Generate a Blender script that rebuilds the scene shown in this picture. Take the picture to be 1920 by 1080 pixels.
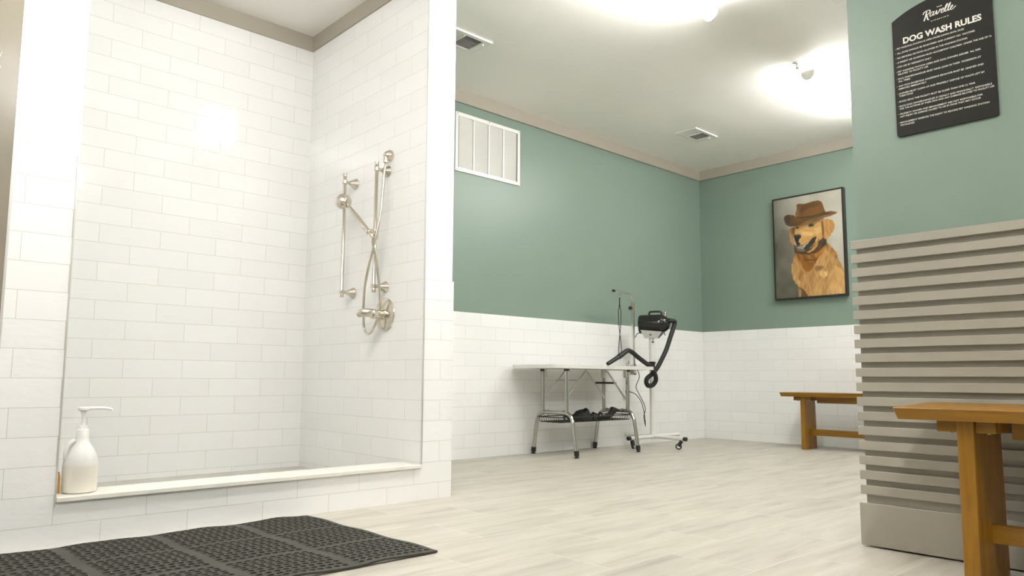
import bpy, bmesh, math, random
import numpy as np
from mathutils import Vector, Matrix
for o in list(bpy.data.objects): bpy.data.objects.remove(o)
scene = bpy.context.scene
COL = scene.collection
rnd = random.Random(7)

# ---------------------------------------------------------------- camera, world, exposure
H = 2.813            # ceiling height
cam_d = bpy.data.cameras.new('camera'); cam = bpy.data.objects.new('camera', cam_d); COL.objects.link(cam)
F = Vector((0.67455769, 0.73090622, 0.10367269)); R_ = Vector((0.73443693, -0.6786514, 0.00588822)); U_ = Vector((-0.07466135, -0.07216911, 0.99459404))
mw = Matrix((R_, U_, -F)).transposed().to_4x4(); mw.translation = Vector((0, 0, 0.594))
cam.matrix_world = mw
cam_d.sensor_width = 36; cam_d.lens = 1380.576 * 36 / 1920; cam_d.shift_y = 26.45 / 1920
cam_d.clip_start = 0.05; cam_d.clip_end = 50
scene.camera = cam
w = bpy.data.worlds.new('world'); scene.world = w; w.use_nodes = True
w.node_tree.nodes['Background'].inputs[0].default_value = (1.0, 0.97, 0.9, 1); w.node_tree.nodes['Background'].inputs[1].default_value = 0.25
scene.view_settings.view_transform = 'Standard'; scene.view_settings.look = 'None'
scene.view_settings.gamma = 1; scene.view_settings.use_curve_mapping = False
scene.view_settings.exposure = 2.57
LAMP = 12.0
LAMP_COL = (1.0, 0.99, 1.0, 1)

# ---------------------------------------------------------------- materials
def srgb(r, g, b):
    f = lambda c: (c / 255 / 12.92) if c / 255 <= 0.04045 else ((c / 255 + 0.055) / 1.055) ** 2.4
    return (f(r), f(g), f(b), 1)
class NT:
    def __init__(s, name):
        s.m = bpy.data.materials.new(name); s.m.use_nodes = True; s.t = s.m.node_tree; s.b = s.t.nodes['Principled BSDF']
    def n(s, typ, **kw):
        k = s.t.nodes.new(typ)
        for a, v in kw.items():
            if a.startswith('i_'): k.inputs[int(a[2:]) if a[2:].isdigit() else a[2:].replace('_', ' ')].default_value = v
            else: setattr(k, a, v)
        return k
    def l(s, a, b): s.t.links.new(a, b)
    def set(s, **kw):
        for a, v in kw.items(): s.b.inputs[a.replace('_', ' ')].default_value = v
    def bump(s, h, strength=.3, dist=.002):
        b = s.n('ShaderNodeBump'); b.inputs['Strength'].default_value = strength; b.inputs['Distance'].default_value = dist
        s.l(h, b.inputs['Height']); s.l(b.outputs[0], s.b.inputs['Normal']); return b
MC = {}
def plain(name, col, rough=.5, metal=0, spec=.5, noise=0, nscale=60, bump=0, **kw):
    if name in MC: return MC[name]
    t = NT(name); t.set(Base_Color=col, Roughness=rough, Metallic=metal, Specular_IOR_Level=spec, **kw)
    if noise or bump:
        g = t.n('ShaderNodeNewGeometry'); nz = t.n('ShaderNodeTexNoise'); nz.inputs['Scale'].default_value = nscale; nz.inputs['Detail'].default_value = 4
        t.l(g.outputs['Position'], nz.inputs['Vector'])
        if noise:
            mr = t.n('ShaderNodeMapRange'); mr.inputs[3].default_value = 1 - noise; mr.inputs[4].default_value = 1 + noise
            t.l(nz.outputs[0], mr.inputs[0]); mx = t.n('ShaderNodeMix', data_type='RGBA', blend_type='MULTIPLY'); mx.inputs[0].default_value = 1
            mx.inputs[6].default_value = col; t.l(mr.outputs[0], mx.inputs[7]); t.l(mx.outputs[2], t.b.inputs['Base Color'])
        if bump: t.bump(nz.outputs[0], bump, .001)
    MC[name] = t.m; return t.m
def tile_mat(name, axis, phase, z0=0.0785, col=(.865, .865, .84, 1), bw=.3048, rh=.1016, grout=(.58, .57, .51, 1)):
    t = NT(name); g = t.n('ShaderNodeNewGeometry'); s = t.n('ShaderNodeSeparateXYZ'); t.l(g.outputs['Position'], s.inputs[0])
    a = t.n('ShaderNodeMath', operation='SUBTRACT'); t.l(s.outputs[axis], a.inputs[0]); a.inputs[1].default_value = phase - 30 * bw
    b = t.n('ShaderNodeMath', operation='SUBTRACT'); t.l(s.outputs[2], b.inputs[0]); b.inputs[1].default_value = z0 - 20 * rh
    c = t.n('ShaderNodeCombineXYZ'); t.l(a.outputs[0], c.inputs[0]); t.l(b.outputs[0], c.inputs[1])
    br = t.n('ShaderNodeTexBrick', offset=.5, offset_frequency=2)
    for k, v in (('Scale', 1), ('Mortar Size', .0011), ('Mortar Smooth', .15), ('Bias', 0), ('Brick Width', bw), ('Row Height', rh)): br.inputs[k].default_value = v
    d = .965; br.inputs['Color1'].default_value = col; br.inputs['Color2'].default_value = (col[0] * d, col[1] * d, col[2] * d, 1); br.inputs['Mortar'].default_value = grout
    t.l(c.outputs[0], br.inputs['Vector']); t.l(br.outputs[0], t.b.inputs['Base Color'])
    nz = t.n('ShaderNodeTexNoise'); nz.inputs['Scale'].default_value = 20; nz.inputs['Detail'].default_value = 2.5; nz.inputs['Distortion'].default_value = .6
    mp = t.n('ShaderNodeMapping'); mp.inputs['Scale'].default_value = (.7, .7, 1.8); t.l(g.outputs['Position'], mp.inputs[0]); t.l(mp.outputs[0], nz.inputs['Vector'])
    b1 = t.n('ShaderNodeBump'); b1.inputs['Strength'].default_value = .26; b1.inputs['Distance'].default_value = .0042; t.l(nz.outputs[0], b1.inputs['Height'])
    b2 = t.n('ShaderNodeBump', invert=True); b2.inputs['Strength'].default_value = .5; b2.inputs['Distance'].default_value = .0015; t.l(br.outputs['Fac'], b2.inputs['Height']); t.l(b1.outputs[0], b2.inputs['Normal'])
    t.l(b2.outputs[0], t.b.inputs['Normal'])
    mr = t.n('ShaderNodeMapRange'); mr.inputs[3].default_value = .07; mr.inputs[4].default_value = .6; t.l(br.outputs['Fac'], mr.inputs[0]); t.l(mr.outputs[0], t.b.inputs['Roughness'])
    return t.m
def floor_mat():
    t = NT('floor_tile'); g = t.n('ShaderNodeNewGeometry'); mp = t.n('ShaderNodeMapping'); mp.inputs['Location'].default_value = (-.2975 + 12.5, -1.54 + 6.24, 0)
    t.l(g.outputs['Position'], mp.inputs[0])
    br = t.n('ShaderNodeTexBrick', offset=.5, offset_frequency=2)
    for k, v in (('Scale', 1), ('Mortar Size', .0016), ('Mortar Smooth', .2), ('Bias', 0), ('Brick Width', .625), ('Row Height', .312)): br.inputs[k].default_value = v
    br.inputs['Color1'].default_value = (0, 0, 0, 1); br.inputs['Color2'].default_value = (1, 1, 1, 1); br.inputs['Mortar'].default_value = (.5, .5, .5, 1)
    t.l(mp.outputs[0], br.inputs['Vector'])
    sc = t.n('ShaderNodeMapping'); sc.inputs['Scale'].default_value = (1.1, 9, 1); t.l(g.outputs['Position'], sc.inputs[0])
    rv = t.n('ShaderNodeMath', operation='MULTIPLY'); rv.inputs[1].default_value = 37; t.l(br.outputs[0], rv.inputs[0])
    nz = t.n('ShaderNodeTexNoise', noise_dimensions='4D'); nz.inputs['Scale'].default_value = 1.6; nz.inputs['Detail'].default_value = 5; nz.inputs['Roughness'].default_value = .62; nz.inputs['Distortion'].default_value = .35
    t.l(sc.outputs[0], nz.inputs['Vector']); t.l(rv.outputs[0], nz.inputs['W'])
    cr = t.n('ShaderNodeValToRGB'); e = cr.color_ramp.elements
    e[0].position = .28; e[0].color = srgb(155, 150, 138); e[1].position = .72; e[1].color = srgb(200, 195, 182)
    x = e.new(.45); x.color = srgb(182, 177, 163)
    t.l(nz.outputs[0], cr.inputs[0])
    n2 = t.n('ShaderNodeTexNoise', noise_dimensions='4D'); n2.inputs['Scale'].default_value = 3.0; n2.inputs['Detail'].default_value = 3
    s2 = t.n('ShaderNodeMapping'); s2.inputs['Scale'].default_value = (.8, 5, 1); t.l(g.outputs['Position'], s2.inputs[0]); t.l(s2.outputs[0], n2.inputs['Vector']); t.l(rv.outputs[0], n2.inputs['W'])
    m2 = t.n('ShaderNodeMapRange'); m2.inputs[1].default_value = .55; m2.inputs[2].default_value = .75; t.l(n2.outputs[0], m2.inputs[0]); 
    ml = t.n('ShaderNodeMath', operation='MULTIPLY'); ml.inputs[1].default_value = .45; t.l(m2.outputs[0], ml.inputs[0])
    mx = t.n('ShaderNodeMix', data_type='RGBA'); t.l(ml.outputs[0], mx.inputs[0]); t.l(cr.outputs[0], mx.inputs[6]); mx.inputs[7].default_value = srgb(152, 148, 139)
    mg = t.n('ShaderNodeMix', data_type='RGBA'); t.l(br.outputs['Fac'], mg.inputs[0]); t.l(mx.outputs[2], mg.inputs[6]); mg.inputs[7].default_value = srgb(211, 205, 191)
    t.l(mg.outputs[2], t.b.inputs['Base Color']); t.set(Roughness=.42)
    t.bump(br.outputs['Fac'], .2, .001)
    return t.m
def wood_mat(name, c1, c2, axis=1, rough=.35):
    t = NT(name); g = t.n('ShaderNodeNewGeometry'); mp = t.n('ShaderNodeMapping'); s = [14, 14, 14]; s[axis] = 1.1; mp.inputs['Scale'].default_value = s
    t.l(g.outputs['Position'], mp.inputs[0]); nz = t.n('ShaderNodeTexNoise'); nz.inputs['Scale'].default_value = 2.2; nz.inputs['Detail'].default_value = 5; nz.inputs['Distortion'].default_value = .8
    t.l(mp.outputs[0], nz.inputs['Vector']); cr = t.n('ShaderNodeValToRGB'); e = cr.color_ramp.elements; e[0].position = .3; e[0].color = c1; e[1].position = .7; e[1].color = c2
    t.l(nz.outputs[0], cr.inputs[0]); t.l(cr.outputs[0], t.b.inputs['Base Color']); t.set(Roughness=rough)
    return t.m
M_TEAL = plain('sage_green_paint', (.218, .290, .236, 1), .36, noise=.03, nscale=3, bump=.12)
M_CEIL = plain('ceiling_paint', (.93, .91, .86, 1), .8, noise=.02, nscale=4)
M_TAUPE = plain('taupe_trim_paint', (.40, .365, .295, 1), .45)
M_TAUPEWALL = plain('taupe_gloss_wall', (.25, .222, .165, 1), .22, noise=.12, nscale=7)
M_SLAT = plain('grey_slat_paint', (.365, .345, .28, 1), .45, noise=.03, nscale=8)
M_WHITEPLASTER = plain('hidden_wall_paint', (.50, .49, .46, 1), .8)
M_WHITE = plain('white_enamel', (.82, .81, .76, 1), .35)
M_LOUVRE = plain('louvre_enamel', (.66, .655, .61, 1), .4)
M_STONE = plain('white_stone_slab', (.80, .78, .69, 1), .25, noise=.012, nscale=20)
M_NICKEL = plain('brushed_nickel', (.66, .62, .53, 1), .22, 1)
M_CHROME = plain('chrome', (.72, .71, .67, 1), .16, 1)
M_STEEL = plain('galvanised_steel', (.50, .49, .44, 1), .17, 1)
M_TRIM = plain('satin_edge_trim', (.68, .67, .62, 1), .3, .6)
M_BLACK = plain('black_plastic', (.018, .018, .016, 1), .35)
M_GLOSSBLACK = plain('gloss_black_metal', (.014, .014, .012, 1), .16)
M_HOSE = plain('black_ribbed_hose', (.016, .016, .014, 1), .5)
M_RUBBER = plain('dark_rubber', (.044, .041, .031, 1), .6, noise=.2, nscale=40)
M_DARK = plain('vent_dark', (.10, .10, .085, 1), .7)
M_CLOTH = plain('black_webbing', (.012, .012, .011, 1), .85, bump=.6, nscale=90)
M_STANDW = plain('white_powder_coat', (.74, .73, .69, 1), .35)
M_TABLETOP = plain('brushed_aluminium', (.74, .73, .68, 1), .25, .25)
M_WOOD = wood_mat('honey_oak', srgb(124, 84, 10), srgb(158, 112, 20))
M_WOODV = wood_mat('honey_oak_upright', srgb(124, 85, 12), srgb(160, 114, 24), axis=2)
M_FLOOR = floor_mat()
M_T_FRONT = tile_mat('white_tile_front', 0, .4576)
M_T_BACK = tile_mat('white_tile_shower_back', 0, .2326)
M_T_SIDE = tile_mat('white_tile_shower_side', 1, .1164)
M_T_LEFT = tile_mat('white_tile_left', 0, 0.0)
M_T_FAR = tile_mat('white_tile_far', 1, .0332)
M_LIGHT = NT('lamp_diffuser'); M_LIGHT.set(Base_Color=(.9, .9, .9, 1), Emission_Color=LAMP_COL, Emission_Strength=LAMP); M_LIGHT = M_LIGHT.m

# ---------------------------------------------------------------- mesh helpers (world coordinates)
def put(name, bm, mat, parent=None, smooth=False, kind=None, smooth_angle=None):
    me = bpy.data.meshes.new(name)
    bmesh.ops.recalc_face_normals(bm, faces=bm.faces)
    bm.to_mesh(me); bm.free()
    mats = mat if isinstance(mat, (list, tuple)) else [mat]
    for m in mats: me.materials.append(m)
    o = bpy.data.objects.new(name, me); COL.objects.link(o)
    if parent is not None:
        off = Vector(parent.location)
        q = parent.parent
        while q is not None: off += Vector(q.location); q = q.parent
        me.transform(Matrix.Translation(-off)); o.parent = parent
    if smooth:
        a = smooth_angle or 40
        for p in me.polygons: p.use_smooth = True
        bm2 = bmesh.new(); bm2.from_mesh(me)
        for e in bm2.edges:
            if len(e.link_faces) == 2 and e.calc_face_angle(0) > math.radians(a): e.smooth = False
        bm2.to_mesh(me); bm2.free()
    if kind: o['kind'] = kind
    return o
def BM(): return bmesh.new()
def box(bm, x0, x1, y0, y1, z0, z1, bev=0, seg=2):
    r = bmesh.ops.create_cube(bm, size=1); v = r['verts']
    for p in v: p.co = Vector(((x0 + x1) / 2 + p.co.x * (x1 - x0), (y0 + y1) / 2 + p.co.y * (y1 - y0), (z0 + z1) / 2 + p.co.z * (z1 - z0)))
    if bev:
        es = set(e for p in v for e in p.link_edges)
        bmesh.ops.bevel(bm, geom=list(es), offset=bev, segments=seg, profile=.5, affect='EDGES')
    return bm
def frame(d):
    d = d.normalized(); a = Vector((0, 0, 1)) if abs(d.z) < .9 else Vector((1, 0, 0))
    x = d.cross(a).normalized(); return x, d.cross(x).normalized()
def smoothpath(pts, n=8):
    P = [Vector(p) for p in pts]; out = []
    if len(P) < 3: return P
    for i in range(len(P) - 1):
        p0 = P[max(i - 1, 0)]; p1 = P[i]; p2 = P[i + 1]; p3 = P[min(i + 2, len(P) - 1)]
        for k in range(n):
            t = k / n
            out.append(.5 * ((2 * p1) + (p2 - p0) * t + (2 * p0 - 5 * p1 + 4 * p2 - p3) * t * t + (3 * p1 - p0 - 3 * p2 + p3) * t ** 3))
    out.append(P[-1]); return out
def tube(bm, pts, r, seg=12, cap=True, closed=False):
    P = [Vector(p) for p in pts]; n = len(P); rr = r if isinstance(r, (list, tuple)) else [r] * n
    rings = []; x = None
    for i in range(n):
        if closed: d = P[(i + 1) % n] - P[i - 1]
        else: d = P[min(i + 1, n - 1)] - P[max(i - 1, 0)]
        d.normalize()
        if x is None: x, y = frame(d)
        else:
            x = (x - d * x.dot(d)).normalized(); y = d.cross(x)
        rings.append([bm.verts.new(P[i] + (x * math.cos(2 * math.pi * k / seg) + y * math.sin(2 * math.pi * k / seg)) * rr[i]) for k in range(seg)])
    for i in range(n if closed else n - 1):
        a = rings[i]; b = rings[(i + 1) % n]
        for k in range(seg): bm.faces.new((a[k], a[(k + 1) % seg], b[(k + 1) % seg], b[k]))
    if cap and not closed:
        bm.faces.new(rings[0]); bm.faces.new(rings[-1])
    return bm
def lathe(bm, base, axis, prof, seg=24, cap=True):
    """prof: list of (distance along axis, radius)"""
    base = Vector(base); d = Vector(axis).normalized(); x, y = frame(d); rings = []
    for (t, r) in prof:
        r = max(r, 1e-4)
        rings.append([bm.verts.new(base + d * t + (x * math.cos(2 * math.pi * k / seg) + y * math.sin(2 * math.pi * k / seg)) * r) for k in range(seg)])
    for a, b in zip(rings, rings[1:]):
        for k in range(seg): bm.faces.new((a[k], a[(k + 1) % seg], b[(k + 1) % seg], b[k]))
    if cap: bm.faces.new(rings[0]); bm.faces.new(rings[-1])
    return bm
def rod(bm, a, b, r, seg=12): return tube(bm, [a, b], r, seg)
def prism(bm, pts, off):
    """pts: 3D polygon; off: extrusion vector"""
    off = Vector(off); a = [bm.verts.new(Vector(p)) for p in pts]; b = [bm.verts.new(Vector(p) + off) for p in pts]
    bm.faces.new(a); bm.faces.new(list(reversed(b)))
    for i in range(len(a)): j = (i + 1) % len(a); bm.faces.new((a[i], b[i], b[j], a[j]))
    return bm
def bar(bm, a, b, wdt, thk, up=(0, 0, 1)):
    a = Vector(a); b = Vector(b); d = (b - a).normalized(); s = d.cross(Vector(up)).normalized(); u = s.cross(d)
    q = [a + s * wdt / 2 + u * thk / 2, a - s * wdt / 2 + u * thk / 2, a - s * wdt / 2 - u * thk / 2, a + s * wdt / 2 - u * thk / 2]
    return prism(bm, q, b - a)
def thing(name, label, cat, loc, group=None):
    o = bpy.data.objects.new(name, None); COL.objects.link(o); o.location = loc; o['label'] = label; o['category'] = cat; o.empty_display_size = .05
    if group: o['group'] = group
    return o
def tag(o, label, cat, group=None):
    o['label'] = label; o['category'] = cat
    if group: o['group'] = group
    return o
def struct(name, bm, mat, **kw): return put(name, bm, mat, kind='structure', **kw)
def B(*a, **k): return box(BM(), *a, **k)

# ---------------------------------------------------------------- room shell
YT, XF, YS, YB, XSR, XPE, XSL, XLO, XS, YE = 4.3148, 6.7061, 3.0126, 4.2924, 2.1772, 2.3658, .6161, .4202, 2.8207, 1.1341
WZ = .0785 + 10 * .1016
struct('floor', B(-2.6, 6.9, -2.4, 4.6, -.1, 0), M_FLOOR)
struct('ceiling', B(-2.6, 6.9, -2.4, 4.6, H, H + .1), M_CEIL)
struct('wall_left', B(XPE - .01, 6.9, YT + .010, YT + .2, 0, H), M_TEAL)
struct('wall_left_tile', B(XPE - .01, XF, YT, YT + .010, 0, WZ), M_T_LEFT)
struct('wall_far', B(XF + .010, XF + .15, -2.4, YT + .01, 0, H), M_TEAL)
struct('wall_far_tile', B(XF, XF + .010, -2.4, YT, 0, WZ), M_T_FAR)
struct('wall_behind', B(-2.7, -2.6, -2.4, 4.6, 0, H), M_WHITEPLASTER)
struct('wall_near', B(-2.6, 6.9, -2.5, -2.4, 0, H), M_WHITEPLASTER)
# shower alcove
struct('wall_shower_back', B(XSL - .1, XSR + .01, YB, YB + .2, 0, H), M_T_BACK)
b = BM(); box(b, XSR, XSR + .01, YS + .004, YB, 0, H); struct('wall_shower_right', b, M_T_SIDE)
b = BM(); box(b, XSR + .01, XPE - .012, YS + .01, YT + .01, 0, H)
struct('wall_partition', b, M_TEAL)
b = BM(); box(b, XSR + .004, XPE - .012, YS, YS + .01, WZ, H); box(b, XSR + .004, XPE, YS, YS + .01, 0, WZ); box(b, XPE - .012, XPE, YS + .01, YT, 0, WZ)
struct('wall_partition_tile', b, M_T_FRONT)
b = BM(); box(b, XLO, XSL - .004, YS, YS + .01, 0, H); box(b, XLO + .0, XSL - .01, YS + .01, YB + .1, 0, H)
struct('wall_shower_left', b, M_T_FRONT)
b = BM(); box(b, XSL - .01, XSL, YS + .004, YB, 0, H); struct('wall_shower_left_inside', b, M_T_SIDE)
struct('wall_taupe_left', B(-2.6, XLO, YS - .002, YS + .2, 0, H), M_TAUPEWALL)
b = BM(); box(b, XSL - .004, XSR + .004, YS, YS + .16, 0, .155); struct('wall_shower_curb', b, M_T_FRONT)
M_MOS = tile_mat('shower_floor_mosaic', 0, 0, col=(.60, .60, .55, 1), bw=.05, rh=.05)
struct('floor_shower_pan', B(XSL, XSR, YS + .16, YB, 0, .05), plain('shower_pan_stone', (.55, .54, .48, 1), .5, noise=.25, nscale=90))
# metal edge strips of the tiled corners
for nm, x0, x1, z0, z1 in (('trim_1', XSR - .001, XSR + .0045, .165, H), ('trim_2', XSL - .0045, XSL + .001, .14, H), ('trim_3', XLO - .007, XLO + .001, 0, H)):
    struct(nm, B(x0, x1, YS - .003, YS + .006, z0, z1), M_TRIM)
struct('trim_4', B(XPE - .0135, XPE - .011, YS - .001, YS + .008, WZ, H), M_WHITE)
struct('trim_9', B(XPE - .0125, XPE + .001, YS - .002, YS + .02, WZ - .002, WZ + .002), M_WHITE)
# crown boards
struct('trim_5', B(XPE - .01, XF + .01, YT - .010, YT + .012, 2.714, H), M_TAUPE)
struct('trim_6', B(XF - .012, XF + .012, -2.4, YT - .010, 2.714, H), M_TAUPE)
struct('trim_7', B(XSL, XSR, YB - .010, YB + .002, 2.714, H), M_TAUPE)
struct('trim_8', B(XSR - .010, XSR + .002, YS + .012, YB - .010, 2.714, H), M_TAUPE)
struct('wall_right', B(XS, XS + .15, -2.4, YE, 0, H), M_TEAL)

# slatted wainscot on the right wall
sw = thing('slatted_wainscot', 'grey painted wainscot of horizontal slats on the green wall, behind the near bench', 'wall panelling', (XS, YE, 0))
put('backing', B(XS - .0057, XS - .0003, -2.39, YE + .001, .1, 1.112), M_SLAT, sw)
sl = []
for k in range(18):
    z = 1.117 - k * .0529
    if z - .032 < .17: break
    put('slat', B(XS - .0265, XS - .0055, -2.39, YE + .0145, z - .0315, z, bev=.0012, seg=1), M_SLAT, sw)
put('base_board', B(XS - .0265, XS - .0055, -2.39, YE + .020, .006, .155, bev=.0015, seg=1), M_SLAT, sw)

# curb slab
cs = tag(put('curb_slab', B(XSL + .001, XSR - .001, YS - .013, YS + .178, .1555, .172, bev=.002), M_STONE), 'long white stone slab capping the tiled shower curb', 'ledge')
cs['label'] = 'long white stone slab capping the tiled shower curb'

# ---------------------------------------------------------------- ceiling lights
def strip_light(x0, yc, label, ln=1.22):
    x1 = x0 + ln; t = thing('ceiling_light', label, 'ceiling light', ((x0 + x1) / 2, yc, H), 'linear ceiling lights in rows')
    hw = .044; n = 14; zt = H - .064
    prof = lambda x, s=1: [(x, yc + hw * s * math.cos(math.pi * k / n), zt - .012 * (s > 0) * 1 - .048 * s * math.sin(math.pi * k / n)) for k in range(n + 1)] + [(x, yc - hw * s, zt), (x, yc + hw * s, zt)]
    prism(b := BM(), prof(x0 + .012), (x1 - x0 - .024, 0, 0)); put('diffuser', b, M_LIGHT, t, smooth=True)
    put('housing', B(x0 + .01, x1 - .01, yc - .020, yc + .020, zt + .0003, H - .0005), M_WHITE, t)
    for x in (x0, x1 - .012): prism(b := BM(), prof(x, 1.06), (.012, 0, 0)); put('end_cap', b, M_WHITE, t)
    return t
strip_light(4.87, 2.245, 'glowing linear ceiling light with curved end cap, cut off by the green wall corner')
strip_light(2.21, 2.245, 'glowing linear ceiling light overhead, nearer than the other, cut by the top of the frame', 1.44)
strip_light(-.02, 2.245, 'linear ceiling light in front of the shower tiles, outside the picture', 1.22)
strip_light(-1.82, -.32, 'unseen linear light added to brighten the entrance end')  # added out of view to lift the curb, slats and near bench
strip_light(.62, -.32, 'linear ceiling light over the entrance side, outside the picture')
strip_light(4.87, -.32, 'unseen linear light added behind the green wall end')  # added out of view to brighten the far wall and floor
sp = thing('ceiling_sensor', 'small white fitting on the ceiling beside the end of the glowing light', 'sensor', (4.835, 2.30, H))
put('escutcheon', lathe(BM(), (4.835, 2.30, H - .0005), (0, 0, -1), [(0, .032), (.004, .03), (.006, .014)]), M_WHITE, sp, smooth=True)
put('stem', lathe(BM(), (4.835, 2.30, H - .005), (0, 0, -1), [(0, .009), (.02, .009), (.022, .014), (.034, .014), (.038, .006)]), M_CHROME, sp, smooth=True)

# ---------------------------------------------------------------- vents
def ceiling_vent(x0, y0, label):
    x1, y1 = x0 + .35, y0 + .215; t = thing('ceiling_vent', label, 'air vent', ((x0 + x1) / 2, (y0 + y1) / 2, H), 'ceiling air vents')
    b = BM(); f = .03; z0, z1 = H - .012, H - .0005
    box(b, x0, x1, y0, y0 + f, z0, z1); box(b, x0, x1, y1 - f, y1, z0, z1); box(b, x0, x0 + f, y0 + f, y1 - f, z0, z1); box(b, x1 - f - .03, x1, y0 + f, y1 - f, z0, z1)
    put('frame', b, M_WHITE, t)
    put('duct_shade', B(x0 + f, x1 - f - .03, y0 + f, y1 - f, H - .003, H - .0006), M_DARK, t)  # dark sheet standing in for the shade inside the duct
    xm = (x0 + x1 - .03) / 2 - .02
    put('divider', B(xm - .006, xm + .006, y0 + f, y1 - f, z0 - .002, z1 - .002), M_WHITE, t)
    for a, c, s in ((x0 + f, xm - .006, 1), (xm + .006, x1 - f - .03, -1)):
        b = BM(); n = 11
        for k in range(n):
            y = y0 + f + (k + .5) * (y1 - y0 - 2 * f) / n
            bar(b, (a, y, H - .007), (c, y, H - .007), .009, .0012, up=(0, .55 * s, .83))
        put('louvres', b, M_WHITE, t)
    put('lever', B(x1 - .045, x1 - .037, y0 + .05, y0 + .075, H - .022, H - .011), M_WHITE, t)
ceiling_vent(5.455, 3.535, 'small white ceiling vent near the corner where the two green walls meet')
ceiling_vent(2.72, 3.53, 'white ceiling vent partly hidden behind the white shower partition')
ceiling_vent(3.845, 1.535, 'white ceiling vent at the top of the frame beside the green wall corner')
g = thing('wall_grille', 'large white return air grille of four louvred panels high on the green wall', 'air grille', (3.72, YT, 2.4))
gx0, gx1, gz0, gz1 = 3.385, 4.063, 2.172, 2.637; gy = YT + .010
b = BM()
for a in ((gx0, gx1, gz0, gz0 + .03), (gx0, gx1, gz1 - .03, gz1), (gx0, gx0 + .028, gz0 + .03, gz1 - .03), (gx1 - .028, gx1, gz0 + .03, gz1 - .03)): box(b, a[0], a[1], gy - .012, gy, a[2], a[3], bev=.002, seg=1)
put('grille_frame', b, M_WHITE, g)
pw = (gx1 - gx0 - .056) / 4
for k in range(4):
    a = gx0 + .028 + k * pw
    if k: put('mullion', B(a - .007, a + .007, gy - .011, gy, gz0 + .03, gz1 - .03), M_WHITE, g)
    b = BM(); n = 40; hp = (gz1 - gz0 - .062) / n
    for i in range(n):
        z = gz0 + .031 + (i + .5) * hp
        bar(b, (a + .007, gy - .0058, z), (a + pw - .0125, gy - .0058, z), hp * 1.06, .0010, up=(0, -1, .22))
        box(b, a + pw - .0125, a + pw - .007, gy - .0045, gy - .003, z - hp * .5, z)
    put('louvres', b, M_LOUVRE, g)
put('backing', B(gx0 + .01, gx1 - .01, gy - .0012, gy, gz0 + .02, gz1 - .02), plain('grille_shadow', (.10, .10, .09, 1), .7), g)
for x in (gx0 + .016, (gx0 + gx1) / 2, gx1 - .016):
    for z in (gz0 + .012, gz1 - .012): put('screw', lathe(BM(), (x, gy - .0115, z), (0, -1, 0), [(0, .005), (.0015, .004)], 10), M_STEEL, g)

# ---------------------------------------------------------------- shower fittings
def post(bm, x, y, z, r=.011):
    lathe(bm, (XSR - .0005, y, z), (-1, 0, 0), [(0, .031), (.004, .032), (.012, .028), (.03, .017), (.05, .010), (x and XSR - x, .010)], 24)
BX = XSR - .075
def bar_rail(t, y, z0, z1, zp):
    b = BM(); lathe(b, (BX, y, z0), (0, 0, 1), [(0, .0105), (.002, .0125), (.006, .0125), (.007, .0105), (.013, .0105), (.014, .012), (.02, .012), (.022, .0105), (z1 - z0 - .022, .0105), (z1 - z0 - .02, .012), (z1 - z0 - .014, .012), (z1 - z0 - .013, .0105), (z1 - z0 - .007, .0105), (z1 - z0 - .006, .0125), (z1 - z0 - .001, .0125), (z1 - z0, .0105)], 20)
    put('bar', b, M_NICKEL, t, smooth=True)
    for z in zp:
        p = put('bracket', lathe(BM(), (XSR - .0005, y, z), (-1, 0, 0), [(0, .030), (.004, .032), (.010, .029), (.03, .018), (.048, .0095), (.064, .009)], 24), M_NICKEL, t, smooth=True)
        put('collar', lathe(BM(), (BX, y, z - .011), (0, 0, 1), [(0, .0125), (.003, .0155), (.019, .0155), (.022, .0125)], 20), M_NICKEL, t, smooth=True)
gb = thing('grab_bar', 'brushed nickel vertical grab bar on two flared posts, left of the shower slide bar', 'grab bar', (XSR, 3.70, 1.05))
bar_rail(gb, 3.702, 1.048, 1.766, (1.715, 1.078))
sb = thing('slide_bar', 'brushed nickel vertical slide bar holding the hand shower', 'shower bar', (XSR, 3.365, 1.05))
bar_rail(sb, 3.366, 1.048, 1.762, (1.722, 1.083))
b = BM(); lathe(b, (BX, 3.366, 1.335), (0, 0, 1), [(0, .014), (.004, .018), (.05, .018), (.056, .014)], 20)
lathe(b, (BX, 3.366, 1.362), (-.75, -.6, .1), [(0, .012), (.034, .012), (.036, .016), (.05, .016)], 16)
put('slider', b, M_NICKEL, sb, smooth=True)
el = thing('supply_elbow', 'small egg-shaped nickel supply elbow on the shower wall above the slide bar', 'shower elbow', (XSR, 3.345, 1.80))
put('escutcheon', lathe(BM(), (XSR - .0005, 3.343, 1.806), (-1, 0, -.15), [(0, .030), (.006, .0315), (.018, .029), (.034, .021), (.045, .010), (.047, .002)], 24), M_NICKEL, el, smooth=True)
put('outlet', lathe(BM(), (XSR - .034, 3.343, 1.795), (0, 0, -1), [(0, .013), (.018, .012), (.02, .014), (.034, .014), (.036, .010)], 16), M_NICKEL, el, smooth=True)
hs = thing('hand_shower', 'brushed nickel hand shower with round head on a looping metal hose', 'hand shower', (BX, 3.36, 1.36))
h0 = Vector((BX - .04, 3.335, 1.345)); h1 = Vector((2.055, 3.585, 1.555)); dv = h1 - h0; L = dv.length
put('handle', lathe(BM(), h0, dv, [(-.02, .0075), (-.005, .010), (0, .0135), (.02, .0135), (.022, .012), (.03, .0115), (.034, .015), (.06, .015), (.064, .0125), (.12, .0155), (.2, .0165), (L - .06, .013), (L - .01, .010)], 20), M_NICKEL, hs, smooth=True)
hd = Vector((.50, .62, -.45)).normalized()      # the spray face looks away, towards the wall and down
hc = Vector((2.04, 3.61, 1.582))
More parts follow.
